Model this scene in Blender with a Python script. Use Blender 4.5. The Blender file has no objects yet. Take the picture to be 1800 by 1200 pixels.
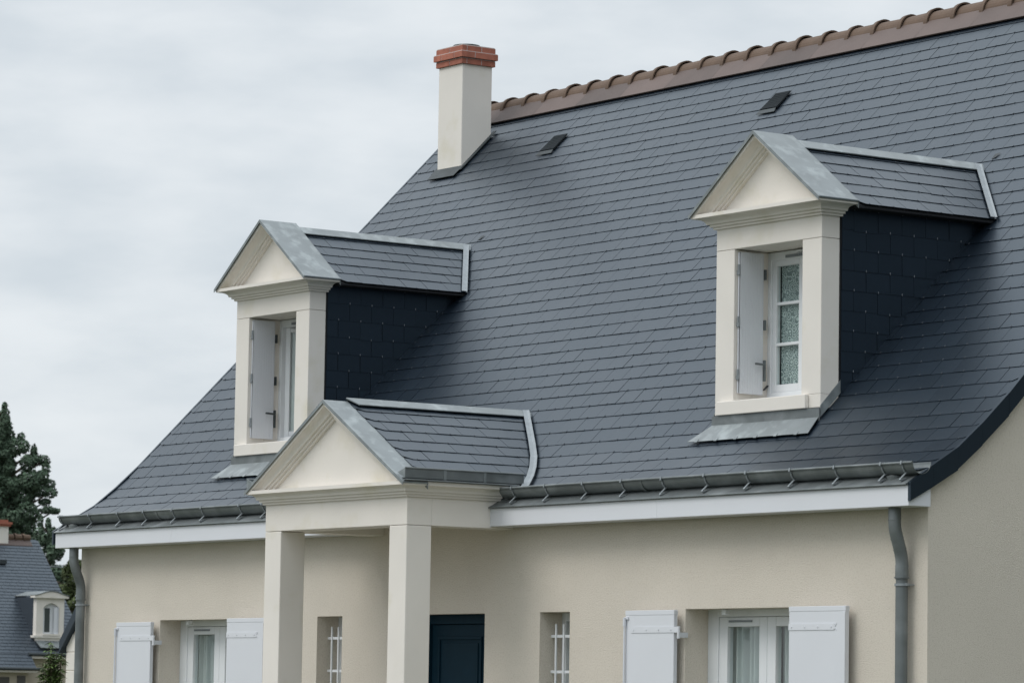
import bpy, math, random
from mathutils import Vector
R = math.radians
random.seed(7)
S = bpy.context.scene
COL = S.collection

# ---------------------------------------------------------------- camera
CAM_LOC = (18.036, -16.036, 1.404)
yaw, pitch, roll = R(144.70667), R(5.495136), R(0.947718)
F = Vector((math.cos(pitch)*math.cos(yaw), math.cos(pitch)*math.sin(yaw), math.sin(pitch)))
rt0 = Vector((math.sin(yaw), -math.cos(yaw), 0)); up0 = rt0.cross(F)
RT = math.cos(roll)*rt0 + math.sin(roll)*up0
UP = -math.sin(roll)*rt0 + math.cos(roll)*up0
cd = bpy.data.cameras.new('camera'); cam = bpy.data.objects.new('camera', cd); COL.objects.link(cam)
from mathutils import Matrix
cam.matrix_world = Matrix(((RT.x, UP.x, -F.x, CAM_LOC[0]), (RT.y, UP.y, -F.y, CAM_LOC[1]), (RT.z, UP.z, -F.z, CAM_LOC[2]), (0, 0, 0, 1)))
cd.sensor_width = 36; cd.lens = 6621.18/1800*36; cd.clip_start = 0.5; cd.clip_end = 3000
cd.dof.use_dof = True; cd.dof.focus_distance = 29.0; cd.dof.aperture_fstop = 10.0
S.camera = cam

# ---------------------------------------------------------------- light
SUN_EL, SUN_AZ = 50.0, 252.0      # azimuth of the direction TOWARDS the sun, degrees from +X, counter-clockwise
w = bpy.data.worlds.new('World'); S.world = w; w.use_nodes = True
nt = w.node_tree; nt.nodes.clear()
def N(t, **k):
    n = nt.nodes.new(t)
    for a, b in k.items(): setattr(n, a, b)
    return n
def L(a, b): nt.links.new(a, b)
out = N('ShaderNodeOutputWorld'); bg = N('ShaderNodeBackground'); bg.inputs[1].default_value = 0.1
sky = N('ShaderNodeTexSky', sky_type='NISHITA', sun_disc=False)
sky.sun_elevation = R(SUN_EL); sky.sun_rotation = R(90-SUN_AZ)
tc = N('ShaderNodeTexCoord'); mp = N('ShaderNodeMapping'); mp.inputs['Scale'].default_value = (1.0, 1.0, 3.0)
mp.inputs['Rotation'].default_value = (0.1, 0.05, 0.4)
n1 = N('ShaderNodeTexNoise'); n1.inputs['Scale'].default_value = 19.0; n1.inputs['Detail'].default_value = 5; n1.inputs['Roughness'].default_value = 0.5
n2 = N('ShaderNodeTexNoise'); n2.inputs['Scale'].default_value = 5.0; n2.inputs['Detail'].default_value = 2
L(tc.outputs['Generated'], mp.inputs[0]); L(mp.outputs[0], n1.inputs[0]); L(mp.outputs[0], n2.inputs[0])
ad = N('ShaderNodeMath', operation='ADD'); L(n1.outputs[0], ad.inputs[0]); L(n2.outputs[0], ad.inputs[1])
cr = N('ShaderNodeValToRGB'); cr.color_ramp.interpolation = 'B_SPLINE'
cr.color_ramp.elements[0].position = 0.40; cr.color_ramp.elements[0].color = (0.62, 0.685, 0.74, 1)
cr.color_ramp.elements[1].position = 0.60; cr.color_ramp.elements[1].color = (0.84, 0.88, 0.91, 1)
hf = N('ShaderNodeMath', operation='MULTIPLY'); hf.inputs[1].default_value = 0.5; L(ad.outputs[0], hf.inputs[0]); L(hf.outputs[0], cr.inputs[0])
# brighter overhead as under a real cloud layer
sp = N('ShaderNodeSeparateXYZ'); L(tc.outputs['Generated'], sp.inputs[0])
mr = N('ShaderNodeMapRange'); mr.inputs['From Min'].default_value = 0.2; mr.inputs['From Max'].default_value = 1.0
mr.inputs['To Min'].default_value = 10.1; mr.inputs['To Max'].default_value = 25; L(sp.outputs['Z'], mr.inputs['Value'])
# dimming added to the unseen low sky behind the right gable, darkens dormer cheeks
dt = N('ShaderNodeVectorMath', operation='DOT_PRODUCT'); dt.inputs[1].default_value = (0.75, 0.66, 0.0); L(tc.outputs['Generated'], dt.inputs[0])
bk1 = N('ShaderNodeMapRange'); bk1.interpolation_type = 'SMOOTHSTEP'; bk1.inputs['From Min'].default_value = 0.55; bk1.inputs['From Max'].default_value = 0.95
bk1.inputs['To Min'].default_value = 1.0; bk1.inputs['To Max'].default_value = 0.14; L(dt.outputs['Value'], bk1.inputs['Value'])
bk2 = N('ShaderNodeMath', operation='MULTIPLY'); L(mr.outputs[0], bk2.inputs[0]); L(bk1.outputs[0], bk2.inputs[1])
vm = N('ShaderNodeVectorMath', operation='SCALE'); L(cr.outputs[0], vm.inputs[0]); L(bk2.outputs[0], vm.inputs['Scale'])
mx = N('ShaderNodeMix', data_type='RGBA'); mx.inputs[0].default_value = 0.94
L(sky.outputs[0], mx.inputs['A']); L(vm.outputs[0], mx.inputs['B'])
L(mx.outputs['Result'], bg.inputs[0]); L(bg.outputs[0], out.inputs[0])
sd = bpy.data.lights.new('sun', 'SUN'); sd.energy = 1.15; sd.angle = R(28); sd.color = (1.0, 0.95, 0.89)
so = bpy.data.objects.new('sun', sd); COL.objects.link(so)
sv = Vector((math.cos(R(SUN_AZ))*math.cos(R(SUN_EL)), math.sin(R(SUN_AZ))*math.cos(R(SUN_EL)), math.sin(R(SUN_EL))))
so.rotation_euler = sv.to_track_quat('Z', 'Y').to_euler()
so.location = (0, -20, 30)
S.view_settings.view_transform = 'Standard'; S.view_settings.look = 'None'
S.view_settings.exposure = 0.0; S.view_settings.gamma = 1.0
S.render.resolution_x = 1024; S.render.resolution_y = 682

# ---------------------------------------------------------------- materials
def mat(name, col, rough=0.6, metal=0.0, var=0.0, vscale=6.0, bump=0.0, bscale=80.0, rnd=0.0, ior=1.5, spec=0.5,
        col2=None, c2scale=3.0, c2lo=0.45, c2hi=0.6, detail=6.0, tint=None, stretch=None, bdist=0.004, rvar=0.0):
    m = bpy.data.materials.new(name); m.use_nodes = True; t = m.node_tree
    b = t.nodes['Principled BSDF']; b.inputs['Roughness'].default_value = rough; b.inputs['Metallic'].default_value = metal
    b.inputs['IOR'].default_value = ior; b.inputs['Specular IOR Level'].default_value = spec
    if tint: b.inputs['Specular Tint'].default_value = (*tint, 1)
    geo = t.nodes.new('ShaderNodeTexCoord'); src = geo.outputs['Object']
    if stretch:
        mpn = t.nodes.new('ShaderNodeMapping'); mpn.inputs['Scale'].default_value = stretch
        t.links.new(src, mpn.inputs[0]); src = mpn.outputs[0]
    c = t.nodes.new('ShaderNodeRGB'); c.outputs[0].default_value = (*col, 1); cur = c.outputs[0]
    if col2:
        nz = t.nodes.new('ShaderNodeTexNoise'); nz.inputs['Scale'].default_value = c2scale; nz.inputs['Detail'].default_value = detail
        t.links.new(src, nz.inputs[0])
        rp = t.nodes.new('ShaderNodeMapRange'); rp.inputs['From Min'].default_value = c2lo; rp.inputs['From Max'].default_value = c2hi
        t.links.new(nz.outputs[0], rp.inputs['Value'])
        mxn = t.nodes.new('ShaderNodeMix'); mxn.data_type = 'RGBA'; mxn.inputs['B'].default_value = (*col2, 1)
        t.links.new(rp.outputs[0], mxn.inputs[0]); t.links.new(cur, mxn.inputs['A']); cur = mxn.outputs['Result']
    if var or rnd:
        val = None
        if var:
            nz = t.nodes.new('ShaderNodeTexNoise'); nz.inputs['Scale'].default_value = vscale; nz.inputs['Detail'].default_value = detail
            t.links.new(src, nz.inputs[0])
            mr_ = t.nodes.new('ShaderNodeMapRange'); mr_.inputs['From Min'].default_value = 0.3; mr_.inputs['From Max'].default_value = 0.7
            mr_.inputs['To Min'].default_value = 1-var; mr_.inputs['To Max'].default_value = 1+var
            t.links.new(nz.outputs[0], mr_.inputs['Value']); val = mr_.outputs[0]
        if rnd:
            at = t.nodes.new('ShaderNodeAttribute'); at.attribute_name = 'rnd'
            m2 = t.nodes.new('ShaderNodeMapRange'); m2.inputs['To Min'].default_value = 1-rnd; m2.inputs['To Max'].default_value = 1+rnd
            t.links.new(at.outputs['Fac'], m2.inputs['Value'])
            if val:
                mu = t.nodes.new('ShaderNodeMath'); mu.operation = 'MULTIPLY'; t.links.new(val, mu.inputs[0]); t.links.new(m2.outputs[0], mu.inputs[1]); val = mu.outputs[0]
            else: val = m2.outputs[0]
            if rvar:
                m3 = t.nodes.new('ShaderNodeMapRange'); m3.inputs['To Min'].default_value = rough-rvar; m3.inputs['To Max'].default_value = rough+rvar
                t.links.new(at.outputs['Fac'], m3.inputs['Value']); t.links.new(m3.outputs[0], b.inputs['Roughness'])
        vs = t.nodes.new('ShaderNodeVectorMath'); vs.operation = 'SCALE'
        t.links.new(cur, vs.inputs[0]); t.links.new(val, vs.inputs['Scale']); cur = vs.outputs[0]
    t.links.new(cur, b.inputs['Base Color'])
    if bump:
        nb = t.nodes.new('ShaderNodeTexNoise'); nb.inputs['Scale'].default_value = bscale; nb.inputs['Detail'].default_value = 3
        t.links.new(src, nb.inputs[0])
        bp = t.nodes.new('ShaderNodeBump'); bp.inputs['Strength'].default_value = bump; bp.inputs['Distance'].default_value = bdist
        t.links.new(nb.outputs[0], bp.inputs['Height']); t.links.new(bp.outputs[0], b.inputs['Normal'])
    return m
M = {}
M['render'] = mat('cream_render', (0.70, 0.64, 0.555), 0.92, var=0.045, vscale=1.3, col2=(.61, .55, .465), c2scale=75, c2lo=.48, c2hi=.75, bump=1.0, bscale=170, bdist=0.008, detail=8)
M['stone'] = mat('painted_stone', (0.73, 0.69, 0.635), 0.7, var=0.03, vscale=2.5, col2=(.63, .585, .47), c2scale=3.5, c2lo=.56, c2hi=.85, bump=0.15, bscale=60)
M['white'] = mat('white_paint', (0.66, 0.675, 0.71), 0.35, var=0.015, vscale=3)
M['pvc'] = mat('white_pvc', (0.74, 0.76, 0.78), 0.3)
M['slate'] = mat('slate', (0.006, 0.010, 0.016), 0.36, var=0.10, vscale=25, bump=0.15, bscale=55, rnd=0.09, ior=1.62, rvar=0.012, bdist=0.0015, tint=(.60, .81, 1.0))
M['slatedark'] = mat('slate_underlay', (0.012, 0.013, 0.016), 0.9)
M['zinc'] = mat('weathered_zinc', (0.20, 0.222, 0.228), 0.5, metal=0.3, var=0.12, vscale=5, col2=(0.29, 0.32, 0.325), c2scale=9.0, c2lo=0.5, c2hi=0.68, bump=0.15, bscale=12)
M['zincdull'] = mat('dull_zinc', (0.155, 0.172, 0.175), 0.48, metal=0.4, var=0.15, vscale=7, col2=(0.24, 0.26, 0.265), c2scale=4, c2lo=0.5, c2hi=0.7, bump=0.1, bscale=15)
M['zincnew'] = mat('bright_zinc', (0.27, 0.295, 0.31), 0.45, metal=0.3, var=0.08, vscale=8)
M['zincmid'] = mat('bracket_zinc', (0.25, 0.275, 0.29), 0.48, metal=0.3, var=0.1, vscale=20)
M['leadzinc'] = mat('dark_flashing', (0.035, 0.044, 0.048), 0.6, metal=0.1, var=0.2, vscale=8)
M['ventdark'] = mat('dark_vent_grille', (0.016, 0.020, 0.023), 0.9, spec=0.15)
M['hook'] = mat('steel_hook', (0.45, 0.46, 0.48), 0.35, metal=0.8)
M['hookdark'] = mat('dark_hook', (0.10, 0.11, 0.125), 0.45, metal=0.3)
M['brick'] = mat('red_brick', (0.36, 0.128, 0.085), 0.85, var=0.15, vscale=14, bump=0.4, bscale=90, rnd=0.14)
M['mortar'] = mat('mortar', (0.50, 0.44, 0.42), 0.9, var=0.08, vscale=30)
M['tile'] = mat('brown_ridge_tile', (0.105, 0.067, 0.045), 0.8, var=0.2, vscale=9, bump=0.3, bscale=60, rnd=0.12)
M['ridgeflash'] = mat('brown_lead_flashing', (0.092, 0.064, 0.055), 0.65, var=0.1, vscale=3, rnd=0.2, bump=0.25, bscale=9, bdist=0.01)
M['door'] = mat('navy_door_paint', (0.0035, 0.020, 0.034), 0.6, spec=0.12, var=0.08, vscale=10)
M['steel'] = mat('dark_steel', (0.10, 0.115, 0.115), 0.45, metal=0.6)
M['room'] = mat('dim_room', (0.10, 0.095, 0.09), 0.9)
M['curtain'] = mat('net_curtain', (0.50, 0.53, 0.53), 0.9, var=0.1, vscale=20, stretch=(1, 1, .1))
M['grass'] = mat('lawn', (0.062, 0.070, 0.035), 0.95, var=0.35, vscale=1.5, bump=0.5, bscale=40)
M['paving'] = mat('paving', (0.30, 0.285, 0.26), 0.9, var=0.15, vscale=4)
M['bark'] = mat('bark', (0.07, 0.05, 0.035), 0.95, var=0.3, vscale=5)
M['needle'] = mat('dark_conifer_foliage', (0.062, 0.100, 0.062), 0.8, rnd=0.55)
M['needle2'] = mat('mid_conifer_foliage', (0.062, 0.100, 0.062), 0.8, rnd=0.5)
M['redleaf'] = mat('mixed_red_leaf', (0.060, 0.045, 0.030), 0.7, rnd=0.55)
M['greenleaf'] = mat('olive_leaf', (0.055, 0.075, 0.022), 0.7, rnd=0.5)
M['vine'] = mat('fresh_leaf', (0.085, 0.135, 0.035), 0.6, rnd=0.55)
M['farwall'] = mat('far_render', (0.45, 0.40, 0.32), 0.9, var=0.04, vscale=1)
M['farslate'] = mat('far_slate', (0.030, 0.036, 0.046), 0.42, var=0.1, vscale=3, rnd=0.09, ior=1.62, tint=(.68, .86, 1.0))

# lace curtain: white threads with openings, procedural pattern of rings
def lace():
    m = bpy.data.materials.new('lace_curtain'); m.use_nodes = True; t = m.node_tree
    b = t.nodes['Principled BSDF']; b.inputs['Roughness'].default_value = 0.9
    tcn = t.nodes.new('ShaderNodeTexCoord'); mpn = t.nodes.new('ShaderNodeMapping'); mpn.inputs['Scale'].default_value = (1, 0.15, 1)
    vo = t.nodes.new('ShaderNodeTexVoronoi'); vo.inputs['Scale'].default_value = 24
    t.links.new(tcn.outputs['Object'], mpn.inputs[0]); t.links.new(mpn.outputs[0], vo.inputs[0])
    mu = t.nodes.new('ShaderNodeMath'); mu.operation = 'MULTIPLY'; mu.inputs[1].default_value = 22; t.links.new(vo.outputs['Distance'], mu.inputs[0])
    sn = t.nodes.new('ShaderNodeMath'); sn.operation = 'SINE'; t.links.new(mu.outputs[0], sn.inputs[0])
    mr_ = t.nodes.new('ShaderNodeMapRange'); mr_.inputs['From Min'].default_value = -0.1; mr_.inputs['From Max'].default_value = 0.7
    t.links.new(sn.outputs[0], mr_.inputs['Value'])
    mxn = t.nodes.new('ShaderNodeMix'); mxn.data_type = 'RGBA'
    mxn.inputs['A'].default_value = (0.17, 0.22, 0.22, 1); mxn.inputs['B'].default_value = (0.56, 0.63, 0.62, 1)
    t.links.new(mr_.outputs[0], mxn.inputs[0]); t.links.new(mxn.outputs['Result'], b.inputs['Base Color'])
    return m
M['lace'] = lace()
def glass():
    m = bpy.data.materials.new('window_glass'); m.use_nodes = True; t = m.node_tree; t.nodes.clear()
    o = t.nodes.new('ShaderNodeOutputMaterial'); tr = t.nodes.new('ShaderNodeBsdfTransparent'); tr.inputs[0].default_value = (0.96, 0.985, 0.98, 1)
    g = t.nodes.new('ShaderNodeBsdfGlossy'); g.inputs['Roughness'].default_value = 0.02; f = t.nodes.new('ShaderNodeLayerWeight'); f.inputs[0].default_value = 0.5; pw = t.nodes.new('ShaderNodeMath'); pw.operation = 'POWER'; pw.inputs[1].default_value = 5; t.links.new(f.outputs['Facing'], pw.inputs[0])
    mu = t.nodes.new('ShaderNodeMath'); mu.operation = 'MULTIPLY_ADD'; mu.inputs[1].default_value = 0.9; mu.inputs[2].default_value = 0.05; t.links.new(pw.outputs[0], mu.inputs[0])
    x = t.nodes.new('ShaderNodeMixShader'); t.links.new(mu.outputs[0], x.inputs[0]); t.links.new(tr.outputs[0], x.inputs[1]); t.links.new(g.outputs[0], x.inputs[2])
    t.links.new(x.outputs[0], o.inputs[0]); return m
M['glass'] = glass()

# ---------------------------------------------------------------- mesh helpers
WORLD = {}
def empty(name, loc, parent=None):
    o = bpy.data.objects.new(name, None); COL.objects.link(o); o.empty_display_size = 0.3
    off = Vector(WORLD[parent.name]) if parent else Vector((0, 0, 0))
    o.location = Vector(loc) - off; o.parent = parent; WORLD[o.name] = Vector(loc); return o
def tag(o, label=None, cat=None, group=None, kind=None):
    if label: o['label'] = label
    if cat: o['category'] = cat
    if group: o['group'] = group
    if kind: o['kind'] = kind
    return o
class MB:
    def __init__(s): s.v = []; s.f = []; s.r = []; s.cur = 0.5
    def poly(s, pts):
        i = len(s.v); s.v += [tuple(p) for p in pts]; s.f.append(tuple(range(i, i+len(pts)))); s.r.append(s.cur)
    def box(s, x0, x1, y0, y1, z0, z1):
        i = len(s.v)
        s.v += [(x, y, z) for z in (z0, z1) for x, y in ((x0, y0), (x1, y0), (x1, y1), (x0, y1))]
        for q in ((3, 2, 1, 0), (4, 5, 6, 7), (0, 1, 5, 4), (1, 2, 6, 5), (2, 3, 7, 6), (3, 0, 4, 7)):
            s.f.append(tuple(i+k for k in q)); s.r.append(s.cur)
        return s
    def prism(s, pts, vec):      # closed polygon extruded along vec
        n = len(pts); i = len(s.v); vec = Vector(vec)
        s.v += [tuple(p) for p in pts] + [tuple(Vector(p)+vec) for p in pts]
        nrm = Vector((0, 0, 0))
        for k in range(n):
            a, b = Vector(pts[k]), Vector(pts[(k+1) % n]); nrm += a.cross(b)
        flip = nrm.dot(vec) > 0
        a = tuple(i+k for k in range(n)); b = tuple(i+n+k for k in range(n))
        s.f.append(a[::-1] if flip else a); s.f.append(b if flip else b[::-1])
        for k in range(n):
            q = (i+k, i+(k+1) % n, i+n+(k+1) % n, i+n+k); s.f.append(q if flip else q[::-1])
        s.r += [s.cur]*(n+2); return s
    def tube(s, pts, rad, seg=10, caps=True):
        pts = [Vector(p) for p in pts]; rads = rad if isinstance(rad, (list, tuple)) else [rad]*len(pts)
        base = len(s.v); ref = None
        for k, p in enumerate(pts):
            d = (pts[min(k+1, len(pts)-1)] - pts[max(k-1, 0)]).normalized()
            if ref is None: ref = Vector((0, 0, 1)) if abs(d.z) < 0.9 else Vector((1, 0, 0))
            a = d.cross(ref).normalized(); b = a.cross(d).normalized(); ref = b
            for j in range(seg):
                t = 2*math.pi*j/seg; s.v.append(tuple(p + rads[k]*(math.cos(t)*a + math.sin(t)*b)))
        for k in range(len(pts)-1):
            for j in range(seg):
                s.f.append((base+k*seg+j, base+(k+1)*seg+j, base+(k+1)*seg+(j+1) % seg, base+k*seg+(j+1) % seg)); s.r.append(s.cur)
        if caps:
            s.f.append(tuple(base+j for j in range(seg))); e = base+(len(pts)-1)*seg
            s.f.append(tuple(e+j for j in range(seg))[::-1]); s.r += [s.cur]*2
        return s
    def ribbon(s, pts, wvec, th):   # strap: polyline widened along wvec with thickness th
        pts = [Vector(p) for p in pts]; wv = Vector(wvec)
        for a, b in zip(pts[:-1], pts[1:]):
            d = (b-a).normalized(); n = d.cross(wv).normalized()*th*0.5; e = d*th*0.4
            s.prism([a-e-n-wv/2, b+e-n-wv/2, b+e+n-wv/2, a-e+n-wv/2], wv)
        return s
    def build(s, name, m, parent=None, bevel=0.0, smooth=False, segs=1, off=None, label=None):
        o_ = Vector(off) if off is not None else (Vector(WORLD[parent.name]) if parent else Vector((0, 0, 0)))
        me = bpy.data.meshes.new(name); me.from_pydata([tuple(Vector(p)-o_) for p in s.v], [], s.f)
        at = me.attributes.new('rnd', 'FLOAT', 'FACE'); at.data.foreach_set('value', s.r)
        me.materials.append(M[m]); me.update()
        if smooth: me.polygons.foreach_set('use_smooth', [True]*len(me.polygons))
        o = bpy.data.objects.new(name, me); COL.objects.link(o); o.parent = parent
        if parent is not None: o.location = o_ - Vector(WORLD[parent.name])
        else: o.location = o_
        WORLD[o.name] = o_
        if bevel:
            b = o.modifiers.new('bevel', 'BEVEL'); b.width = bevel; b.segments = segs; b.limit_method = 'ANGLE'; b.angle_limit = R(35)
        if label: o['label'] = label
        return o

def clip2(poly, halfs):
    for (a, b, c) in halfs:       # keep a*u+b*v<=c
        outp = []
        for k in range(len(poly)):
            p, q = poly[k], poly[(k+1) % len(poly)]
            dp = a*p[0]+b*p[1]-c; dq = a*q[0]+b*q[1]-c
            if dp <= 0: outp.append(p)
            if dp*dq < 0:
                t = dp/(dp-dq); outp.append((p[0]+t*(q[0]-p[0]), p[1]+t*(q[1]-p[1])))
        poly = outp
        if len(poly) < 3: return None
    return poly
def slates(mb, hk, P, NV, s0, s1, expo, W, u0, u1, halfs=(), skip=None, lift=0.0048, gap=0.0030, cut0=False, cut1=False, th=0.0045, jit=1.0, hookw=0.004, useg=None):
    """lay slates as thin tilted plates.  P(u,s) -> point on the bare roof, NV(s) -> outward normal"""
    n = int(math.ceil((s1-s0)/expo))
    for i in range(n):
        lo = s0+i*expo; hi = min(lo+expo*1.10, s1+0.01)
        u = u0 - (W*0.5 if i % 2 else 0.0) + random.uniform(-.004, .004)
        cl = random.uniform(-0.0008, 0.0008)*jit
        while u < u1-0.012:
            a, b = max(u, u0), min(u+W, u1); u += W + random.uniform(-.002, .002)
            if b-a < 0.02: continue
            if skip and skip((a+b)/2, lo, hi): continue
            g = gap*random.uniform(0.8, 1.4)*0.5; l2 = lo + cl + random.uniform(-.001, .001)*jit
            if random.random() < 0.012: l2 -= random.uniform(.004, .010)
            lf = lift*random.uniform(0.93, 1.08); ra = random.uniform(-.0004, .0004)*jit
            pl = [(a+g, l2), (b-g, l2), (b-g, hi), (a+g, hi)]
            if cut0 and a <= u0+1e-4: pl = [(a, l2+.045), (min(a+.07, b-g), l2), (b-g, l2), (b-g, hi), (a, hi)]
            if cut1 and b >= u1-1e-4: pl = [(a+g, l2), (max(b-.07, a+g), l2), (b, l2+.045), (b, hi), (a+g, hi)]
            if halfs:
                pl = clip2(pl, halfs)
                if not pl: continue
            nv = NV((lo+hi)/2); mb.cur = random.random()
            top = [P(x, y) + nv*(0.004 + lf*(1-(y-lo)/(hi-lo)) + ra*(x-a)/W*3) for x, y in pl]
            k = len(mb.v); m_ = len(top)
            mb.v += [tuple(p) for p in top] + [tuple(p-nv*th) for p in top]
            mb.f.append(tuple(range(k, k+m_))); mb.r.append(mb.cur)
            for j in range(m_):
                mb.f.append((k+j, k+m_+j, k+m_+(j+1) % m_, k+(j+1) % m_)); mb.r.append(mb.cur)
            if hk is not None and b-a > W*0.8 and not (halfs and not clip2([(x, y) for x, y in ((a, lo-.001), (b, lo-.001), (b, lo+.03), (a, lo+.03))], halfs)):
                c = (a+b)/2; h = hookw/2
                if halfs and any(A*c+B*(lo+.01) > C_ for A, B, C_ in halfs): continue
                q = [P(c-h, l2-.002), P(c+h, l2-.002), P(c+h, l2+.013), P(c-h, l2+.013)]
                hk.prism([p+nv*(0.0035+lf) for p in q], nv*0.003)
    mb.cur = 0.5
def fixn(o):      # outward normals for a mesh of loose closed plates
    import bmesh
    b = bmesh.new(); b.from_mesh(o.data); bmesh.ops.recalc_face_normals(b, faces=b.faces[:]); b.to_mesh(o.data); b.free(); return o

# ================================================================ ground
g = MB(); g.poly([(-900, -700, 0), (700, -700, 0), (700, 1000, 0), (-900, 1000, 0)]); tag(g.build('grass', 'grass'), kind='structure')
g = MB(); g.poly([(-6.4, -30, .004), (-4.6, -30, .004), (-4.6, -.002, .004), (-6.4, -.002, .004)]); tag(g.build('path', 'paving'), kind='structure')

# ================================================================ THE HOUSE
house = empty('house', (-5.6, 4.2, 0))
tag(house, 'large cream house with steep grey slate roof, two dormers and a white columned porch', 'house')
XL, XR = -11.09, 0.0
RIDGE_Y, K = 4.19, 2.835
DEPTH = 8.46
# ---- walls (front wall with holes)
holes = [(-9.692, -8.56, .95, 2.062), (-7.221, -6.856, 1.15, 2.07), (-5.83, -4.908, 0.0, 2.072), (-4.209, -3.842, 1.15, 2.073), (-2.494, -1.37, .95, 2.077)]
wb = MB(); T = .2
xs = [XL]
for h in holes:
    wb.box(xs[-1], h[0], 0, T, 0, 2.95)
    wb.box(h[0], h[1], 0, T, h[3], 2.95)
    if h[2] > 0: wb.box(h[0], h[1], 0, T, 0, h[2])
    xs.append(h[1])
wb.box(xs[-1], XR, 0, T, 0, 2.95)
import bmesh
def weld(o):
    b = bmesh.new(); b.from_mesh(o.data); bmesh.ops.remove_doubles(b, verts=b.verts[:], dist=1e-5)
    seen = {}
    for f in b.faces[:]:
        k = frozenset(v.index for v in f.verts); seen.setdefault(k, []).append(f)
    bmesh.ops.delete(b, geom=[f for l in seen.values() if len(l) > 1 for f in l], context='FACES_ONLY')
    b.to_mesh(o.data); b.free(); return o
def prof(y):   # top of gable masonry
    y = min(y, DEPTH-y)
    return y+2.80 if y > .5 else 2.93+ .74*y
front = wb.build('wall', 'render', house); weld(front)
gb = MB()
ys = [T, .5, RIDGE_Y, DEPTH-.5, DEPTH]
for x in (XL, XR-T):
    gb.prism([(x, T, 0)] + [(x, DEPTH, 0)] + [(x, y, prof(y)-.03) for y in ys[::-1]], (T, 0, 0))
gb.box(XL+T, XR-T, DEPTH-T, DEPTH, 0, 2.85)
gb.build('gable_wall', 'render', house)
rm = MB(); rm.box(XL+T, XR-T, .95, 1.0, 0, 2.6); rm.box(XL+T, XR-T, T, DEPTH-T, 2.62, 2.66); rm.build('partition', 'room', house)

# ---- roof
PR = [(-.075, 2.938), (.028, 2.992), (.168, 3.073), (.288, 3.154), (.407, 3.247), (.52, 3.350), (RIDGE_Y, 3.350+RIDGE_Y-.52)]
PL = [0]
for a, b in zip(PR[:-1], PR[1:]): PL.append(PL[-1]+math.hypot(b[0]-a[0], b[1]-a[1]))
def rp(s):
    s = max(0, min(s, PL[-1]-1e-6))
    for k in range(len(PR)-1):
        if s <= PL[k+1]:
            t = (s-PL[k])/(PL[k+1]-PL[k]); a, b = PR[k], PR[k+1]
            return a[0]+t*(b[0]-a[0]), a[1]+t*(b[1]-a[1]), (b[1]-a[1])/(PL[k+1]-PL[k]), (b[0]-a[0])/(PL[k+1]-PL[k])
def Pm(u, s): y, z, _, _ = rp(s); return Vector((u, y, z-.012))
def Nm(s): _, _, sn, cs = rp(s); return Vector((0, -sn, cs))
def s_of_y(y):
    for k in range(len(PR)-1):
        if y <= PR[k+1][0]: return PL[k]+(y-PR[k][0])/(PR[k+1][0]-PR[k][0])*(PL[k+1]-PL[k])
EX = 0.1468
DC = [-8.9, -2.315]       # dormer centre lines
PC = -5.53                # porch centre line
def skipm(u, lo, hi):
    y = rp(hi)[0]; y0 = rp(lo)[0]; z = rp(hi)[1]
    for c in DC:
        if abs(u-c) < .44 and y0 > .60 and y < 2.3 - .7*abs(u-c): return True
    if abs(u-PC) < .9 - max(0, (rp(hi)[1]-2.97))/.594*1.0 and y0 > -.02: return True
    if -10.72 < u < -10.48 and 3.5 < y0 < 3.7: return True
    for vx in (-9.06, -5.93):
        if abs(u-vx) < .10 and 3.50 < (y0+y)/2 < 3.66: return False
    return False
# course phase: one course edge lies at y = 1.348 (verge measurement)
s_ref = s_of_y(1.348); s_start = s_ref - EX*math.floor(s_ref/EX)
rmb = MB(); hk = MB()
# underlay sheet
def under(x0, x1, ya, yb):
    za, zb = (rp(s_of_y(q_))[1] for q_ in (ya, yb)); rmb.poly([(x0, ya+.01, za-.022), (x1, ya+.01, za-.022), (x1, yb+.01, zb-.022), (x0, yb+.01, zb-.022)])
YB = [q_[0] for q_ in PR[:-1]]+[.70, 1.95, RIDGE_Y-.001]
for ya, yb in zip(YB[:-1], YB[1:]):
    if ya == .70:
        e_ = [XL-.15]
        for c_ in DC: under(e_[-1], c_-.50, ya, yb); e_.append(c_+.50)
        under(e_[-1], .065, ya, yb)
    else: under(XL-.15, .065, ya, yb)
slates(rmb, hk, Pm, Nm, s_start-EX, s_of_y(4.02), EX, .22, -11.25, .07, skip=skipm, cut0=True, cut1=True)
roof = fixn(rmb.build('roof', 'slate', house))
ho = hk.build('slate_hook', 'hookdark', roof); ho['kind'] = 'stuff'
bk = MB(); bk.prism([(-11.25, RIDGE_Y, 7.03), (-11.25, DEPTH+.15, 2.9), (-11.25, DEPTH+.15, 2.86), (-11.25, RIDGE_Y, 6.99)], (11.32, 0, 0))
bk.build('rear_slope', 'slate', roof)
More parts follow.
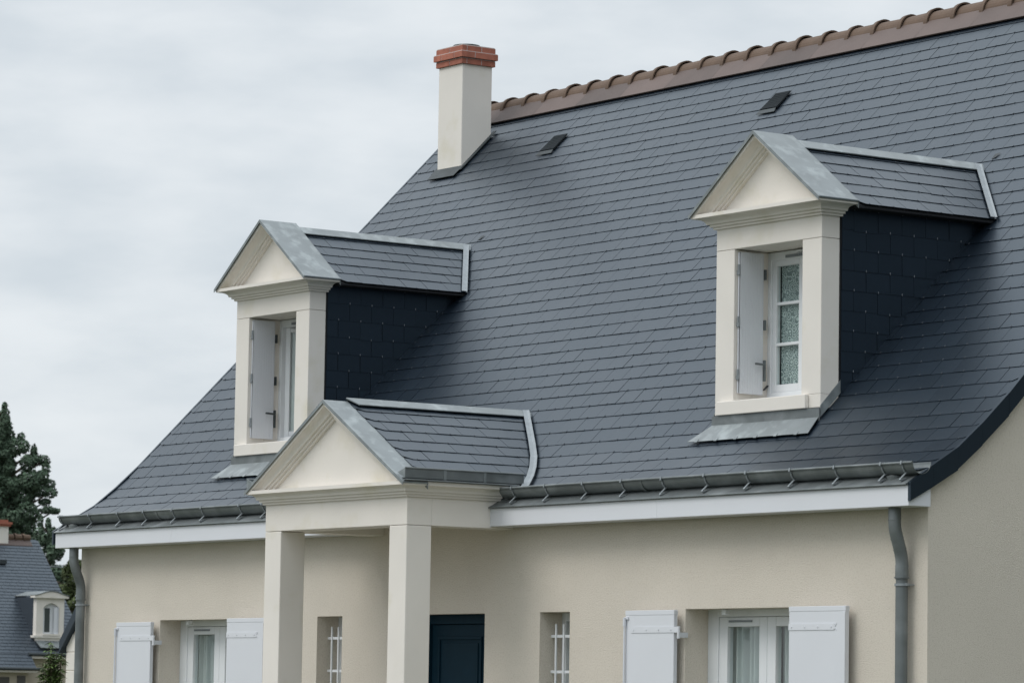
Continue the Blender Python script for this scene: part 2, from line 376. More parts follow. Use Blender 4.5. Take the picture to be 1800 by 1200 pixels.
# slate-clad verges
for X0, X1 in ((.045, .072), (-11.252, -11.225)):
    for side in (1, -1):
        segs = [-.212, -.02, .19, .40, .63, .9] + [.9+.3*k for k in range(1, 12)]
        segs = [s for s in segs if s < RIDGE_Y]+[RIDGE_Y]
        vb = MB()
        def zt(y): return 2.835+y if y > .52 else (2.996+(y-.028)*.58 if y < .168 else 3.073+(y-.168)*.80) if y < .52 else 0
        for a, b in zip(segs[:-1], segs[1:]):
            za, zb = zt(a), min(zt(b), zt(RIDGE_Y)); d = .145
            if a < -.1: za = 2.850
            ba, bb = za-d+ (.02 if a < -.1 else 0), zb-d-random.uniform(0, .012)
            Y = (lambda y: y) if side == 1 else (lambda y: DEPTH-y)
            xj = random.uniform(0, .002)
            vb.prism([(X0, Y(a)+.001*side, za-.004), (X0, Y(b), zb-.004), (X0, Y(b), bb), (X0, Y(a)+.001*side, ba)], (X1-X0-xj, 0, 0))
        vb.build('verge_cladding', 'slate', roof)

# ---- ridge
rf = MB(); x = -11.25; 
while x < .06:
    x2 = min(x+.66, .06); rf.cur = random.random()
    q = [(x+.001, 3.957, 6.792+.012), (x2+.006, 3.957, 6.792+.012), (x2+.006, 4.16, 6.995+.012), (x+.001, 4.16, 6.995+.012)]
    rf.prism(q, (0, -.008, .008)); x = x2
rf.cur = .5; fl = rf.build('ridge_flashing', 'ridgeflash', roof)
mk = MB(); RC = (4.222, 6.945)
def arch(mb, x0, x1, r0, r1, th, seg=16, flare=0):
    i = len(mb.v)
    for xx, rr in ((x0, r0), (x1, r1)):
        for q in (0, th):
            for k in range(seg+1):
                t = math.pi*(-.04+1.08*k/seg); mb.v.append((xx, RC[0]-(rr-q)*math.cos(t), RC[1]+(rr-q)*math.sin(t)*1.02))
    n = seg+1
    for k in range(seg):
        mb.f += [(i+k, i+2*n+k, i+2*n+k+1, i+k+1), (i+n+k, i+n+k+1, i+3*n+k+1, i+3*n+k), (i+k, i+k+1, i+n+k+1, i+n+k), (i+2*n+k, i+3*n+k, i+3*n+k+1, i+2*n+k+1)]
        mb.r += [mb.cur]*4
first = None; TX = -10.60-.331*2; 
mk = MB(); arch(mk, -.02, .30, .117, .119, .012); arch(mk, .262, .285, .122, .139, .012); arch(mk, .285, .331, .139, .142, .012)
i = 0; x = TX
while x < 0.0:
    if first is None:
        for k_ in range(len(mk.v)): mk.v[k_] = (mk.v[k_][0]+x, mk.v[k_][1], mk.v[k_][2])
        first = mk.build('ridge_tile', 'tile', roof, off=(x, RC[0], RC[1]), smooth=False); o = first
    else:
        o = first.copy(); COL.objects.link(o); o.parent = roof; o.location = first.location + Vector((x-TX, random.uniform(-.004, .004), random.uniform(-.004, .004)))
        o.rotation_euler = (random.uniform(-.03, .03), random.uniform(-.012, .012), random.uniform(-.012, .012))
    o.data.polygons.foreach_set('use_smooth', [False]*len(o.data.polygons))
    o['group'] = 'ridge tiles along the top of the slate roof'
    x += .331; i += 1

# ---- roof vents
def vent(x):
    v = MB(); e = Vector((0, .7071, .7071)); n = Vector((0, -.7071, .7071)); b0 = Vector((x, 3.500, 6.325))
    def q(a, s, h): return tuple(b0+Vector((a, 0, 0))+e*s+n*(.006+h*.5))
    # cowl: raised wedge with an open, louvred mouth
    v.prism([q(-.105, .0, .002), q(.105, .0, .002), q(.105, .0, .022), q(-.105, .0, .022)], e*.006)
    v.prism([q(-.105, .0, .004), q(-.105, .225, .014), q(-.105, .225, .018), q(-.105, .0, .036)], (.008, 0, 0))
    v.prism([q(.097, .0, .004), q(.097, .225, .014), q(.097, .225, .018), q(.097, .0, .036)], (.008, 0, 0))
    v.prism([q(-.097, .006, .022), q(.097, .006, .022), q(.097, .222, .016), q(-.097, .222, .016)], n*.006)
    for k in range(7): v.prism([q(-.094, .02+.028*k, .026), q(.094, .02+.028*k, .026), q(.094, .026+.028*k, .031), q(-.094, .026+.028*k, .031)], n*.002)
    o = v.build('roof_vent', 'ventdark', roof)
    v = MB(); v.prism([q(-.12, -.05, .012), q(.115, -.05, .012), q(.105, -.006, .022), q(-.105, -.006, .022)], n*.003)
    pass
    v.build('flashing', 'leadzinc', o)
vent(-9.06); vent(-5.93)

# ---- chimney
ch = MB(); cx0, cx1, cy0, cy1 = -10.795, -10.405, 3.485, 3.82
ch.box(cx0, cx1, cy0, cy1, 6.0, 7.305)
chim = ch.build('chimney', 'stone', house, bevel=.008, segs=2)
mo = MB(); br = MB()
rows = [(7.300, 7.350, .020, 0), (7.359, 7.412, .038, .5), (7.421, 7.470, .020, 0)]
for z0, z1, o_, ph in rows:
    X0, X1, Y0, Y1 = cx0-o_, cx1+o_, cy0-o_, cy1+o_
    mo.box(X0+.004, X1-.004, Y0+.004, Y1-.004, z0+.001, z1+.007)
    for (a0, a1, kind) in ((X0, X1, 'x'), (Y0, Y1, 'y')):
        Lb = .215
        if kind == 'x':
            p = X1; ln = Lb if ph == 0 else Lb*.62
            while p > X0+.005:
                q_ = max(p-ln+.009, X0)
                if q_-X0 < .05: q_ = X0
                br.cur = random.random(); br.box(q_, p, Y0, Y0+.05, z0, z1); br.box(q_, p, Y1-.05, Y1, z0, z1)
                p = q_-.009; ln = Lb
        else:
            p = Y0+.0595 if ph == 0 else Y0+.0501; ln = Lb-.05 if ph == 0 else Lb*.5
            if ph == 0: br.box(X1-.05, X1-.0005, Y0+.0501, Y0+.051, z0, z1)
            while p < Y1-.055:
                q_ = min(p+ln-.009, Y1-.0505)
                br.cur = random.random(); br.box(X1-.05, X1-.0005, p, q_, z0, z1); br.box(X0+.0005, X0+.05, p, q_, z0, z1)
                p = q_+.009; ln = Lb
br.cur = .5
crown = br.build('brick_crown', 'brick', chim, bevel=.002)
mo.box(cx0-.01, cx1+.01, cy0-.01, cy1+.01, 7.470, 7.480); mo.build('mortar', 'mortar', chim)
cp = MB(); cc = ((cx0+cx1)/2+.01, (cy0+cy1)/2, 0)
cp.tube([(cc[0], cc[1], 7.478), (cc[0], cc[1], 7.502)], .105, 28); cp.tube([(cc[0], cc[1], 7.500), (cc[0], cc[1], 7.507)], .125, 28); cp.build('flue_cap', 'steel', chim)
fl = MB(); e = Vector((0, .7071, .7071)); n = Vector((0, -.7071, .7071))
def rfp(x, y, h=0): return Vector((x, y, K+y-.005)) + n*h
fl.prism([rfp(cx0-.02, 3.40, .014), rfp(cx1+.02, 3.40, .014), rfp(cx1+.045, 3.50, .018), rfp(cx0-.03, 3.50, .018)], n*.004)
fl.prism([rfp(cx1-.01, 3.46, .012), rfp(cx1+.05, 3.46, .012), rfp(cx1+.05, 3.86, .014), rfp(cx1-.01, 3.86, .014)], n*.005)
fl.prism([rfp(cx0-.05, 3.46, .012), rfp(cx0+.01, 3.46, .012), rfp(cx0+.01, 3.9, .014), rfp(cx0-.05, 3.9, .014)], n*.004)
fl.box(cx1, cx1+.07, 3.83, 3.90, 6.62, 6.74) if False else None
fl.build('chimney_flashing', 'leadzinc', chim)

# ---- eaves: white boxed soffit, zinc apron, gutters
EV = [(-11.19, -6.50), (-4.565, .05)]
for a, b in EV:
    f_ = MB(); f_.box(a, b, -.21, -.022 if b > 0 else .0, 2.695, 2.826)
    fo = f_.build('fascia', 'white', house, bevel=.004, segs=2)
    xj = a+2.0
    while xj < b-.4:
        j = MB(); j.box(xj, xj+.003, -.2115, -.2095, 2.70, 2.82); j.build('joint', 'pvc', fo); xj += 2.9
    z_ = MB(); z_.prism([(a, -.226, 2.826), (a, -.226, 2.838), (a, -.04, 2.938), (a, .03, 2.938), (a, .03, 2.90), (a, -.20, 2.8265)], (b-a-.004, 0, 0))
    z_.tube([(a, -.226, 2.832), (b-.004, -.226, 2.832)], .006, 8)
    fa = z_.build('eaves_apron', 'zincdull', house)
GY, GZ, GR = -.120, 2.968, .078
def gutter(x0, x1, capL, capR):
    g_ = MB(); seg = 16; i = 0
    for xx in (x0, x1):
        for rr in (GR, GR-.0025):
            for k in range(seg+1):
                t = math.pi*k/seg; g_.v.append((xx, GY-rr*math.cos(t), GZ-rr*math.sin(t)*.96 + (.012*(k/seg))))
    n_ = seg+1
    for k in range(seg):
        g_.f += [(k, k+1, 2*n_+k+1, 2*n_+k), (n_+k, 3*n_+k, 3*n_+k+1, n_+k+1), (k, n_+k, n_+k+1, k+1), (2*n_+k, 2*n_+k+1, 3*n_+k+1, 3*n_+k)]
    g_.r += [.5]*(4*seg)
    g_.tube([(x0, GY-GR-.004, GZ+.002), (x1, GY-GR-.004, GZ+.002)], .0085, 10)
    for c, xx in ((capL, x0), (capR, x1)):
        if c: g_.prism([(xx, GY-(GR-.001)*math.cos(math.pi*k/seg), GZ-(GR-.001)*math.sin(math.pi*k/seg)*.96+.012*k/seg) for k in range(seg+1)], (.003 if xx == x0 else -.003, 0, 0))
    o = g_.build('gutter', 'zincdull', house, smooth=False)
    xj = x0+1.7
    while xj < x1-.5:
        j = MB(); pts = [(xj, GY-(GR+.002)*math.cos(math.pi*k/seg), GZ-(GR+.002)*math.sin(math.pi*k/seg)*.96) for k in range(seg//2+3)]
        j.ribbon(pts, (.03, 0, 0), .002); xj += 3.3; j.build('joint', 'zincdull', o)
    return o
g1 = gutter(-11.17, -6.50, True, False); g2 = gutter(-4.47, .075, False, False)
def bracket_mesh():
    b = MB(); pts = [(0, GY-GR+.02, GZ+.014), (0, GY-GR-.012, GZ+.013), (0, GY-GR-.016, GZ-.008)]
    pts += [(0, GY-(GR+.005)*math.cos(t), GZ-(GR+.005)*math.sin(t)*.96) for t in (.2, .45, .7, .95)]
    b.ribbon(pts, (.014, 0, 0), .003)
    b.ribbon([(0, -.168, 2.908), (0, -.212, 2.868), (0, -.218, 2.860), (0, -.205, 2.855), (0, -.17, 2.872)], (.018, 0, 0), .004)
    return b
bm0 = bracket_mesh(); fb = None
for gx, par in [(x, g1) for x in (-11.13, -10.61, -10.12, -9.67, -9.19, -8.72, -8.12, -7.76, -7.2, -6.75)] + [(x, g2) for x in (-4.30, -4.06+.17, -3.43, -2.98, -2.52, -2.05, -1.60, -1.13, -.68, -.22, -.02)]:
    if fb is None:
        for k_ in range(len(bm0.v)): bm0.v[k_] = (bm0.v[k_][0]+gx, bm0.v[k_][1], bm0.v[k_][2])
        fb = bm0.build('gutter_bracket', 'zincmid', par, off=(gx, GY, GZ)); o = fb
    else:
        o = fb.copy(); COL.objects.link(o); o.parent = par; o.location = Vector((gx, GY, GZ)) - Vector(WORLD[par.name]); o.rotation_euler = (random.uniform(-.03, .03), 0, random.uniform(-.06, .06))
    o['group'] = 'bent zinc brackets under the gutters'

def downpipe(x, ytop):
    p = MB(); yl = -.062
    pts = [(x, ytop, 2.90), (x, ytop, 2.60)]
    for t in range(1, 9):
        a = t/8; s_ = a*a*(3-2*a); pts.append((x, ytop+(yl-ytop)*s_, 2.60-.26*a))
    pts += [(x, yl, 2.28), (x, yl, 2.245)]
    p.tube(pts, .041, 18)
    o = p.build('downpipe', 'zincdull', house, smooth=True)
    p = MB(); p.tube([(x, yl, 2.33), (x, yl, 2.24)], .0425, 18); p.tube([(x, yl, 2.255), (x, yl, 2.245)], .048, 18); p.tube([(x, yl, 2.2), (x, yl, .05)], .040, 18); p.tube([(x, yl, 2.25), (x, yl, 2.2)], .0385, 18)
    p.tube([(x, yl, .06), (x, yl-.05, .02)], .044, 14)
    for zz in (2.62, 2.50, 2.43): 
        a = (2.60-zz)/.26; a = max(0, min(1, a)); s_ = a*a*(3-2*a); y_ = ytop+(yl-ytop)*s_
        p.tube([(x, y_-.001, zz+.004), (x, y_+.001, zz-.004)], .0425, 18)
    p.build('pipe_section', 'zincdull', o, smooth=False)
    c = MB(); c.tube([(x, yl, 2.212), (x, yl, 2.196)], .047, 18); c.box(x-.01, x+.01, yl+.03, .0, 2.196, 2.212); c.box(x+.035, x+.056, yl-.008, yl+.008, 2.196, 2.214); c.tube([(x+.05, yl, 2.204), (x+.05, -.001, 2.204)], .004, 6)
    c.build('pipe_clamp', 'zincnew', o)
    u = MB(); u.tube([(x, ytop, 2.895), (x, ytop, 2.83)], [.055, .042], 18); u.build('outlet', 'zincdull', o, smooth=False)
downpipe(-.178, -.125); downpipe(-10.975, -.14)

# ---- mouldings
def cornice_profile(h, d):   # (out, z below top)
    p = [(0, h), (.019, h), (.019, h*.83), (.037, h*.83), (.037, h*.66), (.054, h*.66), (.056, h*.60)]
    for k in range(1, 6):
        t = math.pi/2*k/5; p.append((.056+(d-.068)*(1-math.cos(t)), h*.60-(h*.60-h*.28)*math.sin(t)))
    p += [(d-.010, h*.27), (d, h*.25), (d, 0.0)]
    return p
def cornice_ring(mb, X0, X1, Y0, Y1, zt, prof_, open_back=False, kb=.28):
    i = len(mb.v); n = len(prof_)
    for d, h in prof_:
        mb.v += [(X0-d, Y1+(0 if open_back else d*kb), zt-h), (X0-d, Y0-d, zt-h), (X1+d, Y0-d, zt-h), (X1+d, Y1+(0 if open_back else d*kb), zt-h)]
    for k in range(n-1):
        for c in range(3 if open_back else 4):
            a = i+4*k+c; b = i+4*k+(c+1) % 4; mb.f.append((a, b, b+4, a+4)); mb.r.append(.5)
    t = i+4*(n-1); mb.f.append((t, t+1, t+2, t+3)); mb.r.append(.5)
    mb.f.append((i+3, i+2, i+1, i)); mb.r.append(.5)
def rake(mb, c, y, zap, sl, zbot, prof_):
    """raking cornice: profile swept from the foot of each slope to the apex, mitred there"""
    cs = 1/math.sqrt(1+sl*sl); i = len(mb.v); n = len(prof_)
    P_ = [(-.05, prof_[0][1])] + list(prof_) + [(-.05, 0.0)]
    for d, h in P_:
        za = zap-h/cs; xf = max((za-zbot)/sl, .01)
        mb.v += [(c-xf, y-d, zbot), (c, y-d, za), (c+xf, y-d, zbot)]
    for k in range(len(P_)-1):
        for q in range(2):
            a = i+3*k+q; mb.f.append((a, a+1, a+4, a+3)); mb.r.append(.5)

def zinc_cap(c, y0, y1, zap, sl, hw, parent, name='zinc_cap', mname='zinc', drop=.026):
    z = MB()
    for s in (-1, 1):
        a = (c, zap); b = (c+s*hw, zap-sl*hw); th = .010
        z.prism([(a[0], y0, a[1]), (b[0], y0, b[1]), (b[0], y0, b[1]-th), (a[0], y0, a[1]-th)], (0, y1-y0, 0))
        z.prism([(a[0], y0-.004, a[1]+.001), (b[0], y0-.004, b[1]+.001), (b[0], y0-.004, b[1]-drop), (a[0], y0-.004, a[1]-drop)], (0, .004, 0))
        z.prism([(a[0], y1-.002, a[1]+.001), (b[0], y1-.002, b[1]+.001), (b[0], y1-.002, b[1]-.05), (a[0], y1-.002, a[1]-.05)], (0, .004, 0))
    o = z.build(name, mname, parent)
    r_ = MB()
    for s in (-1, 1): r_.tube([(c+s*hw, y0, zap-sl*hw-.004), (c+s*hw, y1, zap-sl*hw-.004)], .009, 8)
    r_.build('drip_edge', 'zincnew', o) if False else None
    return o

def gable_roof(parent, c, y0, y1, zr, sl, hw, expo, W, skipu=None):
    """slated saddle roof with its ridge running back into the main roof"""
    mb = MB(); hk = MB(); cs = 1/math.sqrt(1+sl*sl); Ls = hw/cs
    body = MB(); body.prism([(c, y0+.01, zr-.012), (c+hw-.01, y0+.01, zr-sl*hw-.012), (c+hw-.01, y0+.01, zr-sl*hw-.03), (c-hw+.01, y0+.01, zr-sl*hw-.03), (c-hw+.01, y0+.01, zr-sl*hw-.012)], (0, y1-y0, 0))
    for s in (-1, 1):
        def P(u, q, s=s): d = hw-q*cs; return Vector((c+s*d, u, zr-sl*d-.008))
        nv = Vector((s*sl*cs, 0, cs))
        slates(mb, hk, P, lambda q: nv, 0.0, Ls-.02, expo, W, y0, y1, cut0=True, lift=.0052)
    o = fixn(mb.build('slate_covering', 'slate', parent))
    return o, body, hk
def seam(parent, A, B, n1, n2, d1, d2, w1, w2, th=.004, h=.017, m='zincmid', name='valley_flashing'):
    """folded zinc strip along A-B, one leg on each roof plane"""
    v = MB(); A, B = Vector(A), Vector(B)
    for n_, d_, w_ in ((n1, d1, w1), (n2, d2, w2)):
        n_ = Vector(n_).normalized(); d_ = Vector(d_).normalized()
        v.prism([A+n_*h, B+n_*h, B+d_*w_+n_*h, A+d_*w_+n_*h], n_*th)
    return v.build(name, m, parent)

# ---- dormers
def sash(mb, x0, x1, y, z0, z1, st=.045, th=.04, munt=(), mw=.022):
    mb.box(x0, x0+st, y, y+th, z0, z1); mb.box(x1-st, x1, y, y+th, z0, z1)
    mb.box(x0+st, x1-st, y+.0005, y+th, z0, z0+st+.012); mb.box(x0+st, x1-st, y+.0005, y+th, z1-st, z1)
    for m_ in munt: mb.box(x0+st, x1-st, y+.004, y+th-.004, m_-mw/2, m_+mw/2)
def curtain(name, parent, x0, x1, y, z0, z1, m, amp=.012, per=.055, seed=0):
    c = MB(); n_ = max(8, int((x1-x0)/.006)); i = 0; rr = random.Random(seed)
    ph = rr.uniform(0, 6)
    for k in range(n_+1):
        xx = x0+(x1-x0)*k/n_; yy = y+amp*math.sin(2*math.pi*xx/per+ph)+amp*.6*math.sin(2*math.pi*xx/(per*2.7)+1.3)
        c.v += [(xx, yy, z0), (xx, yy, z1)]
    for k in range(n_): c.f.append((2*k, 2*k+2, 2*k+3, 2*k+1)); c.r.append(.5)
    return c.build(name, m, parent, smooth=True)

def dormer(c, wopen):
    W2 = .58; yf = .555; yb = .725
    zo0, zo1, zb = 3.556, 4.631, 3.462
    s_ = MB()
    # jambs, lintel, base course (separate stones, fine joints)
    s_.box(c-W2, c-.375, yf, yb, zo0, 4.634); s_.box(c+.375, c+W2, yf, yb, zo0, 4.634)
    s_.box(c-W2, c+W2, yf, yb, 4.6365, 4.80); s_.box(c-W2, c+W2, yf, yb, zb, zo0-.0005)
    s_.box(c-.56, c-.375, yb, .90, zb, 4.634); s_.box(c+.375, c+.56, yb, .90, zb, 4.634)
    s_.box(c-.56, c+.56, yb, .90, 4.6365, 4.88); s_.box(c-.374, c+.374, yb, .90, zb, zo0-.002)
    D = s_.build('dormer', 'stone', house, bevel=.004, segs=2)
    D['label'] = ('dormer with a half open window over the left of the porch' if wopen else 'dormer with lace curtains at its window near the right gable')
    b = MB(); b.box(c-.525, c+.457, .520, yf-.0005, zb-.002, zo0+.001); b.build('sill', 'stone', D, bevel=.005, segs=2)
    zt = 4.895; sl = .735; zap = 5.413; pr = cornice_profile(.104, .134)
    cb = MB(); cornice_ring(cb, c-W2, c+W2, yf, yb, zt, pr); cb.build('cornice', 'stone', D)
    p = MB(); p.prism([(c-.70, yf+.004, zt-.001), (c+.70, yf+.004, zt-.001), (c, yf+.004, zt+.70*sl-.012)], (0, .20, 0))
    rake(p, c, yf, zap, sl, zt+.0015, cornice_profile(.100, .133)); p.build('pediment', 'stone', D)
    zinc_cap(c, .408, .765, 5.428, .742, .722, D)
    for s in (-1, 1): dr = MB(); dr.tube([(c+s*.722, .41, 4.893), (c+s*.722, .765, 4.893)], .008, 8); dr.build('drip_edge', 'zincnew', D)
    # slate saddle roof
    zr = 5.378; sr = .702; hw = .712
    o, body, hk_ = gable_roof(D, c, .766, 2.62, zr, sr, hw, .150, .22)
    body.build('roof_boarding', 'slatedark', D)
    hk_.build('slate_hook', 'hookdark', D)['kind'] = 'stuff'
    r_ = MB()
    for s in (-1, 1):
        r_.prism([(c, .768, zr+.022), (c+s*.085, .768, zr+.022-.085*sr), (c+s*.085, .768, zr+.018-.085*sr-.004), (c, .768, zr+.012)], (0, 1.84, 0))
        r_.tube([(c+s*.085, .768, zr+.017-.085*sr), (c+s*.085, 2.60, zr+.017-.085*sr)], .006, 8)
    r_.build('ridge_cap', 'zinc', D)
    # valleys: intersection of z=zr-sr|x-c| with z=K+y
    n2 = Vector((0, -.7071, .7071))
    for s in (-1, 1):
        ytop = zr-K; yl = zr-sr*.72-K
        A = (c+s*.0, ytop, zr); B = (c+s*.72, yl, zr-sr*.72)
        n1 = Vector((s*sr, 0, 1)).normalized()
        seam(D, A, B, n1, n2, (0, -1, 0), (s, 0, 0), .055, .035)
        if s == 1:
            t_ = MB(); t_.prism([(c+.06, 2.60, 5.432), (c+.10, 2.60, 5.44), (c+.115, 2.63, 5.468), (c+.07, 2.62, 5.46)], (0, .012, .012)); t_.build('flashing_tab', 'leadzinc', D)
    # cheeks
    for s in (-1, 1):
        X = c+s*.590; ck = MB(); hk2 = MB()
        base = MB(); base.prism([(X-s*.03, yb-.01, K+yb-.02), (X-s*.03, yb-.01, 4.862), (X-s*.03, 2.03, 4.862)], (s*.022, 0, 0))
        base.build('cheek_boarding', 'slatedark', D)
        def P(u, q, X=X, s=s): return Vector((X-s*.006, u, 3.44+q))
        slates(ck, hk2, P, lambda q, s=s: Vector((s, 0, 0)), 0, 1.46, .1405, .22, yb+.002, 2.10, halfs=[(1, -1, .605+.010), (0, 1, 4.868-3.44)], lift=.0045, hookw=.004)
        fixn(ck.build('cheek', 'slate', D)); hk2.build('slate_hook', 'hook', D)['kind'] = 'stuff'
        # flashing at pilaster foot
        f_ = MB(); f_.prism([(c+s*(W2+.002), yf-.004, K+yf+.005), (c+s*(W2+.002), yb+.02, K+yb+.025), (c+s*(W2+.002), yb+.02, K+yb+.115), (c+s*(W2+.002), yf-.004, K+yf+.085)], (s*.006, 0, 0))
        f_.build('side_flashing', 'zinc', D)
    # apron
    a_ = MB(); a_.box(c-.595, c+.588, yf-.016, yf-.010, K+yf-.04, zb-.004)
    a_.build('front_flashing', 'zincdull', D, label=None)
    a_ = MB(); nn = Vector((0, -.7071, .7071))
    def q(x, y, h=.018): return Vector((x, y, rp(s_of_y(y))[1]-.004)) + nn*h
    a_.prism([q(c-.712, .425), q(c+.622, .425), q(c+.580, .552), q(c-.59, .552)], nn*.004)
    for k in range(6): 
        xx = c-.62+.22*k; a_.prism([q(xx, .418, .020), q(xx+.03, .418, .020), q(xx+.03, .44, .022), q(xx, .44, .022)], nn*.004)
    a_.build('apron_flashing', 'zinc', D)
    # window
    fr = MB(); yw = .86
    fr.box(c-.375, c-.335, yw, yw+.06, zo0, zo1); fr.box(c+.335, c+.375, yw, yw+.06, zo0, zo1)
    fr.box(c-.335, c+.335, yw+.0005, yw+.06, zo1-.06, zo1); fr.box(c-.335, c+.335, yw+.0005, yw+.06, zo0, zo0+.075)
    fr.box(c-.335, c+.335, yw-.03, yw-.0005, zo0+.001, zo0+.03)
    Wn = fr.build('window_frame', 'pvc', D, bevel=.004, segs=2)
    mz = (4.262, 3.972)
    for s in (-1, 1):
        sb = MB(); z0, z1 = zo0+.076, zo1-.058
        x0, x1 = (c-.334, c-.002) if s < 0 else (c+.002, c+.334)
        y_ = yw+.012
        sash(sb, x0, x1, y_, z0, z1, st=.042, munt=() if wopen else mz)
        gl = MB(); gl.box(x0+.04, x1-.04, y_+.018, y_+.022, z0+.04, z1-.04)
        if wopen:
            hx = x0 if s < 0 else x1; an = R(32 if s < 0 else -88)
            for m_ in (sb, gl):
                m_.v = [(hx+(px-hx)*math.cos(an)-(py-y_)*math.sin(an), y_+.03+(px-hx)*math.sin(an)+(py-y_)*math.cos(an), pz) for px, py, pz in m_.v]
        if wopen and s < 0:
            cu = MB(); cu.box(x0+.045, x0+.105, y_+.03, y_+.034, z0+.03, z1-.03)
            cu.v = [(hx+(px-hx)*math.cos(an)-(py-y_)*math.sin(an), y_+.03+(px-hx)*math.sin(an)+(py-y_)*math.cos(an), pz) for px, py, pz in cu.v]
            cu.build('curtain_edge', 'curtain', D)
        so_ = sb.build('window_sash', 'pvc', D, bevel=.003); gl.build('pane', 'glass', D)
        if not wopen: curtain('lace_curtain', D, x0+.045, x1-.045, y_+.048, z0+.02, z1-.02, 'lace', amp=.004, per=.09, seed=s+3)
    v_ = MB(); v_.box(c-.17, c+.05, yw-.010, yw-.0005, zo1-.050, zo1-.030)
    for k in range(9): v_.box(c-.165+.023*k, c-.150+.023*k, yw-.014, yw-.0105, zo1-.046, zo1-.034)
    v_.build('trickle_vent', 'zincnew', D)
    v_ = MB(); v_.box(c-.03, c+.03, yw-.03, yw-.0005, zo1-.022, zo1-.008); v_.build('catch', 'pvc', D); v_ = MB(); v_.tube([(c+.12, yw-.004, zo0+.07), (c+.12, yw-.03, zo0+.07)], .010, 8); v_.build('catch', 'pvc', D)
    if wopen: curtain('curtain', D, c-.34, c+.34, 1.35, zo0, zo1, 'room', amp=.02, per=.12, seed=5)
    rmm = MB(); rmm.box(c-.55, c+.55, 2.0, 2.02, 3.0, 4.86); rmm.build('room_wall', 'room', D)
    # folded shutter leaves stacked against the left reveal
    sh = MB(); X = c-.345
    zs0, zs1 = 3.612, 4.618
    for k in range(9):      # tongue and groove boards
        a = .588+.0235*k; sh.box(X-.012, X, a, a+.0222, zs0, zs1)
    sh.box(X-.011, X-.0012, .588, .7985, zs0+.001, zs1-.001); sh.box(X-.0265, X-.0145, .584, .80, zs0+.004, zs1-.002)
    SH = sh.build('folding_shutter', 'white', D, bevel=.0012)
    SH['label'] = 'white boarded shutter folded against the left of the window'
    for zz in (4.49, 4.12, 3.745):
        h_ = MB(); h_.box(X-.022, X+.002, .580, .5835, zz-.038, zz+.038); h_.tube([(X-.012, .577, zz-.038), (X-.012, .577, zz+.038)], .006, 8)
        h_.box(X-.030, X+.003, .5765, .5795, zz-.034, zz-.006)
        h_.build('hinge', 'zincnew', D)
    for zz in (4.47, 4.11): h_ = MB(); h_.box(X-.01, X+.010, .802, .818, zz-.036, zz+.036); h_.build('hinge', 'steel' if wopen else 'zincdull', D)
    h_ = MB()
    h_.box(X-.004, X+.012, .800, .816, 3.71, 3.86); h_.tube([(X+.012, .808, 3.825), (X+.035, .79, 3.825), (X+.040, .70, 3.828)], .0085, 8)
    h_.build('shutter_handle', 'steel' if wopen else 'zincdull', D)
dormer(DC[0], True); dormer(DC[1], False)

